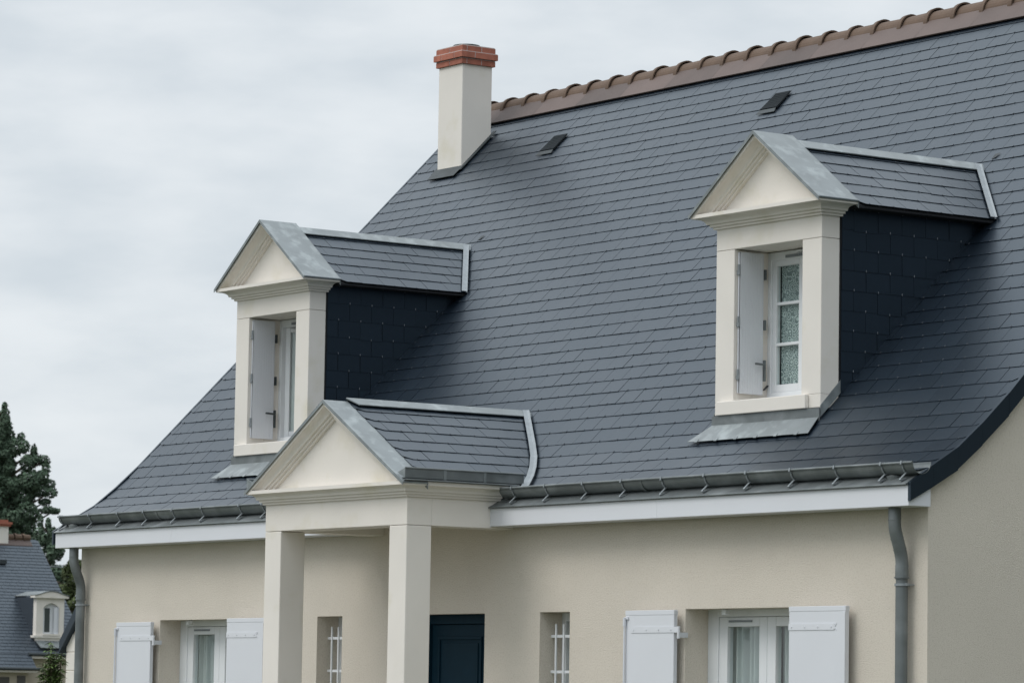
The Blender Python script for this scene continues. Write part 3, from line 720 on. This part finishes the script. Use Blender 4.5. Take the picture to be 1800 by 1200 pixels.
# ---- porch
def porch():
    c = PC; hw = .97; yf = -.944; yb = -.728
    b = MB()
    b.box(c-hw, c+hw, yf, yb, 2.681, 2.90)
    b.box(c+hw-.222, c+hw, yb, .0, 2.681, 2.90); b.box(c-hw, c-hw+.222, yb, .0, 2.681, 2.90)
    b.box(c-hw+.224, c+hw-.224, yb, -.001, 2.76, 2.78)
    Pp = b.build('porch', 'stone', house, bevel=.004, segs=2)
    Pp['label'] = 'porch with triangular pediment on two square cream columns'
    for s in (-1, 1):
        x0, x1 = (c-hw, c-hw+.226) if s < 0 else (c+hw-.226, c+hw)
        k = MB(); k.box(x0, x1, yf, yb, 0.12, 2.6785); k.box(x0-.02, x1+.02, yf-.02, yb+.02, 0.005, .12); k.build('column', 'stone', Pp, bevel=.006, segs=2)
    sp_ = MB(); sp_.box(c-1.15, c+1.15, -1.25, -.002, .0, .004) if False else None
    zt = 2.990; sl = .590; zap = 3.617; pr = cornice_profile(.106, .112)
    cb = MB(); cornice_ring(cb, c-hw, c+hw, yf, -.13, zt, pr, open_back=True); cb.build('cornice', 'stone', Pp)
    p = MB(); p.prism([(c-1.05, yf+.004, zt-.001), (c+1.05, yf+.004, zt-.001), (c, yf+.004, zt+1.05*sl-.012)], (0, .14, 0))
    rake(p, c, yf, zap, sl, zt+.0015, cornice_profile(.108, .111)); p.build('pediment', 'stone', Pp)
    zinc_cap(c, -1.064, -.848, 3.630, .592, 1.092, Pp)
    zr = 3.618; sr = .590; hs = 1.055
    o, body, hk_ = gable_roof(Pp, c, -.850, .86, zr+.018, sr, hs, .152, .22)
    body.build('roof_boarding', 'slatedark', Pp); hk_.build('slate_hook', 'hookdark', Pp)['kind'] = 'stuff'
    zr += .018
    r_ = MB()
    for s in (-1, 1):
        r_.prism([(c, -.862, zr+.022), (c+s*.085, -.80, zr+.022-.085*sr), (c+s*.085, -.80, zr+.014-.085*sr), (c, -.862, zr+.012)], (0, 1.66, 0))
        r_.tube([(c+s*.085, -.80, zr+.017-.085*sr), (c+s*.085, .85, zr+.017-.085*sr)], .006, 8)
    r_.build('ridge_cap', 'zinc', Pp)
    for s in (-1, 1):
        n1 = Vector((s*sr, 0, 1)).normalized()
        pts = []
        for y in (zr-K+.005, .52, .40, .28, .16, .05, -.03):
            z = rp(s_of_y(y))[1] if y < .52 else K+y
            pts.append(Vector((c+s*(zr-z)/sr, y, z)))
        for A, B in zip(pts[:-1], pts[1:]):
            dd = (B-A).normalized(); nn = Vector((0, -(B.z-A.z), (B.y-A.y)))
            sy = Vector((0, B.y-A.y, B.z-A.z)).normalized(); n2 = Vector((0, sy.z, -sy.y)); n2 = n2 if n2.z > 0 else -n2
            v = MB()
            h = .019
            v.prism([A+n1*h, B+n1*h, B+Vector((0, -.05, 0))+n1*h, A+Vector((0, -.05, 0))+n1*h], n1*.004)
            v.prism([A+n2*h, B+n2*h, B+Vector((s*.05, 0, 0))+n2*h, A+Vector((s*.05, 0, 0))+n2*h], n2*.004)
            v.tube([A+n1*.02+Vector((s*.004, 0, .002)), B+n1*.02+Vector((s*.004, 0, .002))], .006, 6)
            v.build('valley_flashing', 'zincmid', Pp)
        # box gutter along the eave
        g_ = MB(); X = c+s*1.092
        g_.box(min(X, X-s*.005), max(X, X-s*.005), -1.045, .0, 3.012, 3.082); g_.tube([(X, -1.045, 3.082), (X, .0, 3.082)], .007, 8)
        g_.box(min(X-s*.09, X-s*.005), max(X-s*.09, X-s*.005), -1.045, .0, 3.008, 3.014)
        g_.box(min(X-s*.1, X+s*.012), max(X-s*.1, X+s*.012), -1.052, -.05, 2.992, 3.001); g_.tube([(X+s*.012, -1.052, 2.997), (X+s*.012, -.05, 2.997)], .006, 8)
        go = g_.build('box_gutter', 'zincdull', Pp)
        e_ = MB(); e_.prism([(X-s*.004, -1.047, 3.010), (X-s*.004, -1.047, 3.083), (X-s*.10, -1.047, 3.05)], (0, .006, 0)); e_.build('gutter_end', 'zinc', Pp)
        for yy in (-.70, -.35): e_ = MB(); e_.box(min(X, X+s*.004), max(X, X+s*.004), yy-.012, yy+.012, 3.006, 3.088); e_.build('gutter_strap', 'zinc', Pp)
porch()

# ---- ground floor windows, shutters, door
def gwindow(x0, x1, z0, z1, seed):
    f_ = MB(); y = .2; o = .10
    X0, X1 = x0-.02, x1+.07
    f_.box(X0, x0+.113, y+.001, y+.07, z0-.02, z1+.04); f_.box(x1+.0, X1, y+.001, y+.07, z0-.02, z1+.04)
    f_.box(x0+.113, x1, y+.0015, y+.07, z1-.05, z1+.04); f_.box(x0+.113, x1, y+.0015, y+.07, z0-.02, z0+.06)
    Wd = f_.build('window', 'pvc', house, bevel=.004, segs=2)
    a = x0+.115; gw = .344; st = .092
    for k in range(2):
        s0 = a+k*(gw+2*st-.006); sb = MB(); s1 = min(s0+gw+2*st-.008, x1+.069)
        sb.box(s0, s0+st, y+.006+.012*k*0, y+.06, z0+.061, z1-.052); sb.box(s0+st+gw, s0+2*st+gw-.008, y+.006, y+.06, z0+.061, z1-.052)
        sb.box(s0+st, s0+st+gw, y+.0065, y+.06, z0+.061, z0+.15); sb.box(s0+st, s0+st+gw, y+.0065, y+.06, z1-.118, z1-.052)
        sb.build('sash', 'pvc', Wd, bevel=.005, segs=2)
        g_ = MB(); g_.box(s0+st-.005, s0+st+gw+.005, y+.030, y+.034, z0+.14, z1-.11); g_.build('pane', 'glass', Wd)
        curtain('curtain', Wd, s0+st-.03, s0+st+gw+.03, y+.085, z0+.05, z1-.07, 'curtain', amp=.020, per=.066, seed=seed+k)
        if k == 0:
            v = MB(); v.box(s0+.115, s0+.115+.245, y-.004, y+.0055, z1-.088, z1-.074)
            for q_ in range(12): v.box(s0+.12+.02*q_, s0+.131+.02*q_, y-.007, y-.0045, z1-.086, z1-.076)
            v.build('trickle_vent', 'zincnew', Wd)
    c = MB(); c.box(x0+.30, x0+.345, .075, .115, z1-.042, z1-.001); c.build('shutter_stop', 'pvc', Wd, bevel=.006, segs=2)
    s_ = MB(); s_.box(x0-.03, x1+.03, -.045, .199, z0-.06, z0-.001); s_.build('sill', 'stone', Wd, bevel=.005)
gwindow(-2.494, -1.37, .95, 2.077, 2); gwindow(-9.692, -8.56, .95, 2.062, 9)
def shutter(x0, x1, z0, z1, left, label):
    x0 += .03; x1 += .03
    s_ = MB(); y0, y1 = -.078, -.046
    s_.box(x0, x1, y0, y1, z0, z1-.006)
    s_.box(x0-.002, x1+.002, y0-.002, y1+.002, z1-.034, z1)
    o = s_.build('shutter', 'white', house, bevel=.003, segs=2, label=label)
    a, b = (x0+.07, x1+.001) if left else (x0-.001, x1-.11)
    for zz in (z1-.135, z0+.2):
        h = MB(); h.prism([(a, y0-.004, zz-.021), (b, y0-.004, zz-.021), (b, y0-.004, zz+.021), (a if not left else a+.012, y0-.004, zz+.021)], (0, .0045, 0))
        for k in range(4):
            xx = a+.03+(b-a-.06)*k/3; h.tube([(xx, y0-.0075, zz), (xx, y0-.002, zz)], .0065, 8)
        ex = b if left else a; s = 1 if left else -1
        if not left:
            h.prism([(b-.001, y0-.004, zz-.012), (b+.022, y0-.004, zz-.021), (b+.008, y0-.004, zz), (b+.022, y0-.004, zz+.021), (b-.001, y0-.004, zz+.012)], (0, .0045, 0)); h.build('strap_hinge', 'white', o); continue
        h.box(min(ex, ex+s*.045), max(ex, ex+s*.045), y0-.006, y0+.004, zz-.021, zz+.019)
        h.tube([(ex+s*.05, y0+.002, zz+.022), (ex+s*.05, y0+.002, zz-.062)], .011, 10)
        h.box(min(ex+s*.043, ex+s*.058), max(ex+s*.043, ex+s*.058), y0+.008, -.0005, zz-.055, zz-.02)
        h.build('strap_hinge', 'white', o)
    if left:
        r_ = MB(); r_.tube([(x0+.006, y0-.014, z0+.02), (x0+.006, y0-.014, z1-.085)], .0075, 8)
        r_.tube([(x0+.006, y0-.014, z1-.05), (x0+.006, y0-.014, z1-.11)], .012, 8); r_.box(x0-.004, x0+.04, y0-.010, y0-.001, z1-.062, z1-.045)
        r_.build('locking_rod', 'white', o)
    else:
        st_ = MB(); st_.box(x1-.03, x1-.0, y0-.005, y0-.0005, z0+.01, z1-.04); st_.build('edge_strip', 'white', o)
shutter(-3.105, -2.553, .93, 2.070, True, 'white shutter folded back left of the curtained window by the right gable')
shutter(-1.312, -.738, .93, 2.078, False, 'white shutter folded back right of the curtained window by the right gable')
shutter(-10.33, -9.746, .93, 2.045, True, 'white shutter beside the left downpipe')
shutter(-8.503, -7.93, .93, 2.064, False, 'white shutter partly behind the left porch column')
def barwin(x0, x1, z0, z1):
    f_ = MB(); y = .196
    f_.box(x0-.03, x0+.045, y+.005, y+.06, z0-.02, z1+.02); f_.box(x1-.045, x1+.03, y+.005, y+.06, z0-.02, z1+.02)
    f_.box(x0+.045, x1-.045, y+.0055, y+.06, z1-.06, z1+.02); f_.box(x0+.045, x1-.045, y+.0055, y+.06, z0-.02, z0+.06)
    o = f_.build('window', 'pvc', house, bevel=.004)
    g_ = MB(); g_.box(x0+.04, x1-.04, y+.03, y+.034, z0+.05, z1-.05); g_.build('pane', 'glass', o)
    curtain('curtain', o, x0+.0, x1-.0, y+.10, z0, z1, 'curtain', amp=.006, per=.08)
    b = MB(); yb = .098
    for xx in (x0+.068, x0+.164, x0+.26): b.tube([(xx, yb, z0+.06), (xx, yb, 1.990)], .0085, 10)
    for zz in (1.901, 1.644, 1.387): b.box(x0, x1, yb+.004, yb+.022, zz-.010, zz+.010)
    b.build('security_bars', 'pvc', o)
barwin(-7.221, -6.856, 1.15, 2.07); barwin(-4.209, -3.842, 1.15, 2.073)
d_ = MB(); x0, x1 = -5.83, -4.908
d_.box(x0, x0+.05, .10, .17, 0, 2.071); d_.box(x1-.05, x1, .10, .17, 0, 2.071); d_.box(x0+.05, x1-.05, .1005, .17, 2.0, 2.071)
df = d_.build('front_door', 'door', house, bevel=.003)
d_ = MB(); d_.box(x0+.051, x1-.051, .125, .165, .03, 1.998)
for (pz0, pz1) in ((1.0, 1.905), (.15, .88)):
    a, b = x0+.145, x1-.27+.06
    b = -5.11; 
    for (u0, u1, v0, v1) in ((a, b, pz1-.022, pz1), (a, b, pz0, pz0+.022), (a, a+.022, pz0+.0225, pz1-.0225), (b-.022, b, pz0+.0225, pz1-.0225)): d_.box(u0, u1, .113, .1248, v0, v1)
    d_.box(a+.05, b-.05, .117, .1249, pz0+.05, pz1-.05)
d_.build('door_leaf', 'door', df, bevel=.004, segs=2)
d_ = MB(); d_.tube([(x0+.12, .11, 1.02), (x0+.12, .07, 1.02), (x0+.22, .07, 1.02)], .011, 8); d_.box(x0+.10, x0+.14, .112, .1245, .9, 1.1); d_.build('door_handle', 'steel', df)

# ================================================================ neighbouring houses
nb = empty('neighbour_house', (-101.3, 44, 0))
tag(nb, 'distant cream house with slate roof and arched dormer below the dark conifer', 'house')
NX, NZ = -101.3, 6.98
vm_ = MB(); hk = None
def Pn(u, s): return Vector((NX+5.9-s*.7071, u, NZ-5.9+s*.7071))
nn = Vector((.7071, 0, .7071))
smax = 5.9/.7071
def nslates(u0, u1, sfrom, sto):
    slates(vm_, None, Pn, lambda s: nn, sfrom, sto, .16, .26, u0, u1, lift=.014, th=.008, gap=.006)
s_eave = (5.9-4.12)/.7071
nslates(38.0, 47.85, s_eave, smax-.10)
s_low = (5.9-4.62)/.7071
nslates(38.0, 45.50, s_low, s_eave+.02)
vm_.prism([(NX, 38, NZ-.03), (NX+4.12, 38, NZ-4.15), (NX+4.12, 38, NZ-4.2), (NX, 38, NZ-.2)], (0, 9.8, 0))
vm_.prism([(NX, 38, NZ-.03), (NX-4.12, 38, NZ-4.15), (NX-4.12, 38, NZ-4.2), (NX, 38, NZ-.2)], (0, 9.5, 0))
nr = fixn(vm_.build('roof', 'farslate', nb))
nw = MB(); nw.prism([(NX+3.9, 38.2, 0), (NX+3.9, 38.2, 2.75), (NX, 38.2, 6.7), (NX-3.9, 38.2, 2.75), (NX-3.9, 38.2, 0)], (0, 9.15, 0))
nw.box(NX+3.9, NX+4.35, 38.2, 45.3, 0, 2.27)
nw.build('wall', 'farwall', nb)
e_ = MB(); e_.box(NX+3.9, NX+4.16, 45.51, 47.5, 2.70, 2.78); e_.box(NX+4.2, NX+4.62, 38, 45.55, 2.21, 2.27); e_.build('fascia', 'stone', nb)
e_ = MB(); e_.tube([(NX+4.2, 45.4, 2.84), (NX+4.2, 47.55, 2.84)], .055, 8); e_.tube([(NX+4.72, 38, 2.33), (NX+4.72, 45.65, 2.33)], .055, 8); e_.build('gutter', 'leadzinc', nb)
e_ = MB()
y = 38.0
while y < 47.45:
    e_.cur = random.random(); e_.tube([(NX, y, NZ+.02), (NX, y+.30, NZ+.02)], [.13, .12], 10); e_.tube([(NX, y, NZ+.02), (NX, y+.07, NZ+.02)], .155, 10); y += .33
e_.build('ridge', 'tile', nb)
e_ = MB(); e_.prism([(NX+.02, 38, NZ+.0), (NX+.30, 38, NZ-.26), (NX+.30, 38, NZ-.29), (NX+.02, 38, NZ-.04)], (0, 9.52, 0)); e_.build('ridge_flashing', 'ridgeflash', nb)
e_ = MB(); e_.box(NX-.3, NX+.25, 46.05, 46.57, 6.2, 7.37); nc = e_.build('chimney', 'stone', nb)
e_ = MB(); e_.box(NX-.36, NX+.31, 45.99, 46.63, 7.37, 7.52); e_.box(NX-.40, NX+.35, 45.95, 46.67, 7.44, 7.52); e_.box(NX-.3, NX+.25, 46.05, 46.55, 7.52, 7.60); e_.build('brick_crown', 'brick', nc)
e_ = MB(); e_.box(NX+.9, NX+1.05, 45.85, 46.12, 6.02, 6.16); e_.build('roof_vent', 'leadzinc', nb)
# arched dormer of the far house
xf = -97.56
def yz(pts, x, dx, mb): mb.prism([(x, a, b) for a, b in pts], (dx, 0, 0))
dm = MB(); A0, A1 = 45.90, 46.98; O0, O1 = 46.17, 46.79
dm.box(xf-.22, xf, A0, O0, 3.42, 4.80); dm.box(xf-.22, xf, O1, A1, 3.42, 4.80)
arc = [(O0+(O1-O0)*k/10, 4.46+.16*math.sin(math.pi*k/10)) for k in range(11)]
yz([(O0, 4.80)]+arc+[(O1, 4.80)], xf, -.22, dm)
dm.box(xf-.22, xf, A0, A1, 3.30, 3.42); dm.box(xf-.20, xf+.05, A0-.1, A1+.08, 3.42, 3.50); dm.box(xf-.2, xf+.07, O0-.03, O1+.03, 3.50, 3.56)
dn = dm.build('dormer', 'stone', nb)
e_ = MB(); arc = [(A0-.12+(A1-A0+.24)*k/12, 4.86+.15*math.sin(math.pi*k/12)**1.5) for k in range(13)]
yz([(A0-.12, 4.79)]+[(a, b-.0) for a, b in arc]+[(A1+.12, 4.79)], xf+.10, -.34, e_); e_.build('cornice', 'stone', dn)
e_ = MB(); yz([(a, b+.012) for a, b in arc]+[(a, b+.035) for a, b in arc[::-1]], xf+.13, -.40, e_)
e_.prism([(xf-.2, 45.90, 4.86), (xf-.2, 46.44, 5.02), (xf-2.0, 46.44, 5.02), (xf-1.78, 45.90, 4.86)], (0, 0, .02)); e_.build('zinc_cap', 'zinc', dn)
e_ = MB(); e_.prism([(xf-.22, A0+.02, 3.5), (xf-.22, A0+.02, 4.82), (xf-1.75, A0+.02, 4.82)], (0, 1.0, 0)); e_.build('cheek', 'farslate', dn)
e_ = MB(); e_.box(xf-.17, xf-.14, O0, O1, 3.5, 4.62); e_.build('window_frame', 'pvc', dn)
e_ = MB(); e_.box(xf-.139, xf-.136, O0+.12, O0+.33, 3.62, 4.45); e_.build('pane', 'steel', dn)
e_ = MB(); e_.box(xf-.15, xf+.02, O1-.06, O1-.03, 3.55, 4.5); e_.box(xf-.02, xf+.0, O0+.42, O1-.07, 3.56, 4.48); e_.build('shutter', 'white', dn)
e_ = MB(); e_.prism([(xf+.02, A0-.02, 3.30), (xf+.02, A1, 3.30), (xf+.30, A1+.1, 3.06), (xf+.30, A0+.05, 3.06)], (0, 0, .02)); e_.build('apron_flashing', 'zincdull', dn)
e_ = MB(); e_.box(NX+4.35, NX+4.37, 43.8, 44.6, 1.2, 2.05); e_.box(NX+4.35, NX+4.40, 44.9, 45.2, 0, 2.1); e_.build('window', 'room', nb)

gh = empty('gabled_house', (-33.8, 16, 0))
tag(gh, 'house corner with white quoins and dark sloping verge beside the left downpipe', 'house')
GX, GYf = -36.92, 14.0
e_ = MB(); apx = GX+2.7; e_.prism([(GX, GYf, 0), (GX, GYf, 2.43), (apx, GYf, 2.43+2.55), (apx+2.7, GYf, 2.43), (apx+2.7, GYf, 0)], (0, 5, 0)); e_.build('wall', 'render', gh)
e_ = MB()
for k in range(9): e_.box(GX-.012, GX+.40+(.0), GYf-.012, GYf+.3, .02+.30*k-.28, .312+.30*k-.28)
e_.build('quoin', 'stone', gh, bevel=.008)
e_ = MB(); sl = 1.0
for s in (-1, 1):
    e_.prism([(apx, GYf-.10, 5.02), (apx+s*2.80, GYf-.10, 2.12), (apx+s*2.80, GYf-.10, 2.32), (apx, GYf-.10, 5.24)], (0, 5.2, 0))
ro = e_.build('roof', 'slate', gh)
for s in (-1, 1):
    e_ = MB(); Lg = math.hypot(2.80, 2.92); cg, sg = 2.80/Lg, 2.92/Lg
    slates(e_, None, lambda u, q, s=s: Vector((apx+s*(2.80-q*cg), u, 2.32+q*sg+.004)), lambda q, s=s: Vector((s*sg, 0, cg)), 0, Lg-.03, .15, .22, GYf-.09, GYf+5.1)
    fixn(e_.build('slate_covering', 'slate', ro))


# ================================================================ trees
RH = Vector((RT.x, RT.y, 0)).normalized(); FH = Vector((F.x, F.y, 0)).normalized()
def leaves(mb, cen, rad, n, size, up=.3, rr=random):
    for _ in range(n):
        while True:
            d = Vector((rr.uniform(-1, 1), rr.uniform(-1, 1), rr.uniform(-1, 1)))
            if .05 < d.length < 1: break
        d = d.normalized()*(d.length**.5)
        p = Vector((cen[0]+d.x*rad[0], cen[1]+d.y*rad[0], cen[2]+d.z*rad[1]))
        nr_ = Vector((d.x+rr.gauss(0, .6), d.y+rr.gauss(0, .6), d.z+up+rr.gauss(0, .6))).normalized()
        a = nr_.orthogonal().normalized(); a = (Matrix.Rotation(rr.uniform(0, 6.3), 3, nr_) @ a); b = nr_.cross(a)
        s_ = size*rr.uniform(.6, 1.4); mb.cur = min(1, max(0, .45+.3*d.z+rr.gauss(0, .22)))
        mb.poly([p-a*s_*.5, p-b*s_*.28, p+a*s_*.6, p+b*s_*.28])
def tree(name, base, height, clumps, leafmat, size, label, cat, dens, trunk_r, group=None, extra=None):
    t = empty(name, base); tag(t, label, cat, group)
    tb = MB(); b = Vector(base); tb.tube([b, b+Vector((.05, 0, height*.5)), b+Vector((0, .05, height*.93))], [trunk_r, trunk_r*.6, trunk_r*.12], 9)
    lm = MB(); rr = random.Random(len(clumps)+int(height*10))
    for (a, dp, z, rx, rz) in clumps:
        cpos = b + RH*a + FH*dp + Vector((0, 0, z))
        st = b+Vector((0, 0, max(.3, z-abs(a)*.5-rz*.6)))
        if Vector((cpos.x-b.x, cpos.y-b.y, 0)).length > .25: tb.tube([st, (st+cpos)/2+Vector((0, 0, -.08)), cpos], [trunk_r*.28, trunk_r*.2, trunk_r*.07], 5)
        leaves(lm, cpos, (rx, rz), max(150, int(dens*rx*rz*(1+rx))), size, rr=rr)
    tb.build('trunk', 'bark', t); lm.build('crown', leafmat, t)
    return t
# big dark conifer: layered spire with outlying upright sprays (a: metres to the right of the trunk, depth, height)
cl = []; rr = random.Random(3)
H = 14.3
for k in range(330):
    z = rr.uniform(4.5, 13.7); tz = (z-4.5)/9.3
    env = 2.35*(1-tz)**.8+.12
    an = rr.uniform(0, 6.28); q = env*rr.uniform(.25, 1.0)
    cl.append((q*math.cos(an), q*math.sin(an), z, rr.uniform(.26, .55)*(1-.45*tz), rr.uniform(.22, .42)))
for a, z, rx, rz in ((.0, 14.0, .10, .38), (.05, 13.6, .16, .4), (-.1, 13.1, .28, .5), (.25, 13.0, .2, .3), (.75, 12.9, .16, .3), (.95, 12.55, .22, .28), (.5, 12.5, .3, .4), (1.35, 12.35, .12, .3), (1.4, 12.0, .25, .3), (1.15, 11.8, .3, .35),
                     (1.85, 11.95, .22, .22), (1.95, 11.6, .16, .3), (1.8, 11.2, .28, .3), (2.05, 10.9, .24, .22), (1.6, 10.7, .4, .35), (2.15, 10.5, .3, .2), (1.9, 10.1, .24, .16), (2.1, 9.72, .30, .16), (2.38, 9.68, .22, .12), (1.2, 11.0, .45, .5), (.9, 10.3, .5, .5), (1.2, 9.6, .45, .4), (1.0, 9.0, .5, .5), (1.05, 8.3, .5, .5), (1.0, 7.4, .6, .6)):
    cl.append((a+.33, rr.uniform(-.5, .5), z+.05, rx*1.2, rz*1.15))
    cl.append((-a-.2, rr.uniform(-.5, .5), z-rr.uniform(.1, .6), rx, rz))
CB = Vector((-134.35, 62.75, 0)) + RH*.52
cl.append((0.33, 0, 14.35, .12, .3)); cl.append((0.33, 0, 13.9, .25, .5)); cl.append((0.3, 0, 13.4, .4, .6))
tree('conifer_tree', CB, H, cl, 'needle', .15, 'tall dark conifer with ragged upright sprays rising above the far house', 'tree', 2100, .35)
cl = []
for k in range(80):
    z = rr.uniform(3, 8.6); tz = (z-3)/5.8; env = 1.45*(1-tz)**.6+.15; an = rr.uniform(0, 6.28); q = env*rr.uniform(.2, 1)
    cl.append((q*math.cos(an), q*math.sin(an), z, rr.uniform(.2, .4)*(1-.3*tz), rr.uniform(.25, .45)))
for a, z, rx, rz in ((-.35, 9.0, .14, .35), (.0, 8.9, .12, .3), (-.4, 8.4, .3, .3), (.25, 8.5, .14, .3), (.55, 7.8, .25, .25), (.75, 6.9, .28, .22), (.6, 6.2, .3, .25), (.8, 5.6, .25, .2), (.5, 5.2, .3, .25)): cl.append((a, 0, z, rx, rz))
tree('fir_tree', Vector((-128.35, 62.85, 0)), 9.0, cl, 'needle2', .15, 'smaller mid green conifer right of the tall dark one, behind the far roof edge', 'tree', 1500, .22)
cl = []
for k in range(30): 
    z = rr.uniform(2.0, 6.3); env = 1.1*math.sin(math.pi*min(1, (z-1.2)/5.6)); an = rr.uniform(0, 6.28); q = env*rr.uniform(.2, 1); cl.append((q*math.cos(an)-.15, q*math.sin(an), z, rr.uniform(.18, .34), rr.uniform(.18, .34)))
tree('plum_tree', Vector((-114.9, 56.3, 0)), 6.4, cl, 'redleaf', .13, 'thin reddish brown leafed tree between the far roof and the downpipe', 'tree', 900, .12)
cl = []
for k in range(34):
    z = rr.uniform(1.8, 6.6); env = 1.0*math.sin(math.pi*min(1, (z-1.0)/6.2)); an = rr.uniform(0, 6.28); q = env*rr.uniform(.2, 1); cl.append((q*math.cos(an)+.1, q*math.sin(an), z, rr.uniform(.25, .45), rr.uniform(.25, .4)))
tree('garden_tree', Vector((-110.3, 55.2, 0))-RH*.92, 6.6, cl, 'greenleaf', .14, 'olive green bushy tree just left of the downpipe, beyond the far house', 'tree', 2200, .14)
# leafy climber rising in front of the far house
vp = empty('leafy_shrub', (-24.6, 7.09, 0)); tag(vp, 'bright green leafy shrub at the bottom left, in front of the far house', 'shrub')
sm = MB(); lv = MB(); rr = random.Random(11)
for k in range(14):
    a = rr.uniform(-.16, .16); z1 = 2.28-abs(a)*1.8-rr.uniform(0, .5); b0 = Vector((-24.6, 7.09, 0)); tip = b0+RH*a+FH*rr.uniform(-.12, .12)+Vector((0, 0, z1)); mid = b0+RH*a*.5+Vector((0, 0, z1*.55))
    sm.tube([b0+RH*a*.2, mid, tip], [.012, .009, .003], 5)
    for j in range(int(z1*30)):
        t = rr.random()**.6; p = (mid.lerp(tip, (t-.4)/.6) if t > .4 else (b0+RH*a*.2).lerp(mid, t/.4))
        dr_ = Vector((rr.gauss(0, 1), rr.gauss(0, 1), rr.gauss(-.1, .5))).normalized(); side = dr_.cross(Vector((0, 0, 1))).normalized()
        ln = rr.uniform(.05, .10); lv.cur = rr.random()
        sg = Vector((0, 0, -.25*ln)); w_ = side*ln*.22
        c0 = p+dr_*ln*.4; lv.poly([p+dr_*.01, c0+w_, p+dr_*ln*1.2+sg, c0-w_])
        for q_ in (-1, 1): 
            p2 = p+dr_*ln*.4; d2 = (dr_*.5+side*q_).normalized(); c2 = p2+d2*ln*.4; w2 = d2.cross(Vector((0, 0, 1))).normalized()*ln*.18
            lv.poly([p2, c2+w2, p2+d2*ln+sg, c2-w2])
sm.build('stem', 'bark', vp); lv.build('foliage', 'vine', vp)
# thin cable arching between trees
ca = MB()
def cp_(px, py, D=150.0):
    r_ = F+RT*((px-900)/6621.18)+UP*((600-py)/6621.18); return Vector(CAM_LOC)+r_*D
ca.tube([(-115.35, 55.55, 6.50), (-115.2, 55.75, 6.54), (-115.0, 56.05, 6.55), (-114.8, 56.35, 6.51), (-114.5, 56.8, 6.46), (-114.0, 57.5, 6.40)], .035, 6)
tag(ca.build('cable', 'steel', off=(-115, 56, 6.5)), 'thin grey cable arching across the sky between the far roof and the downpipe', 'cable')
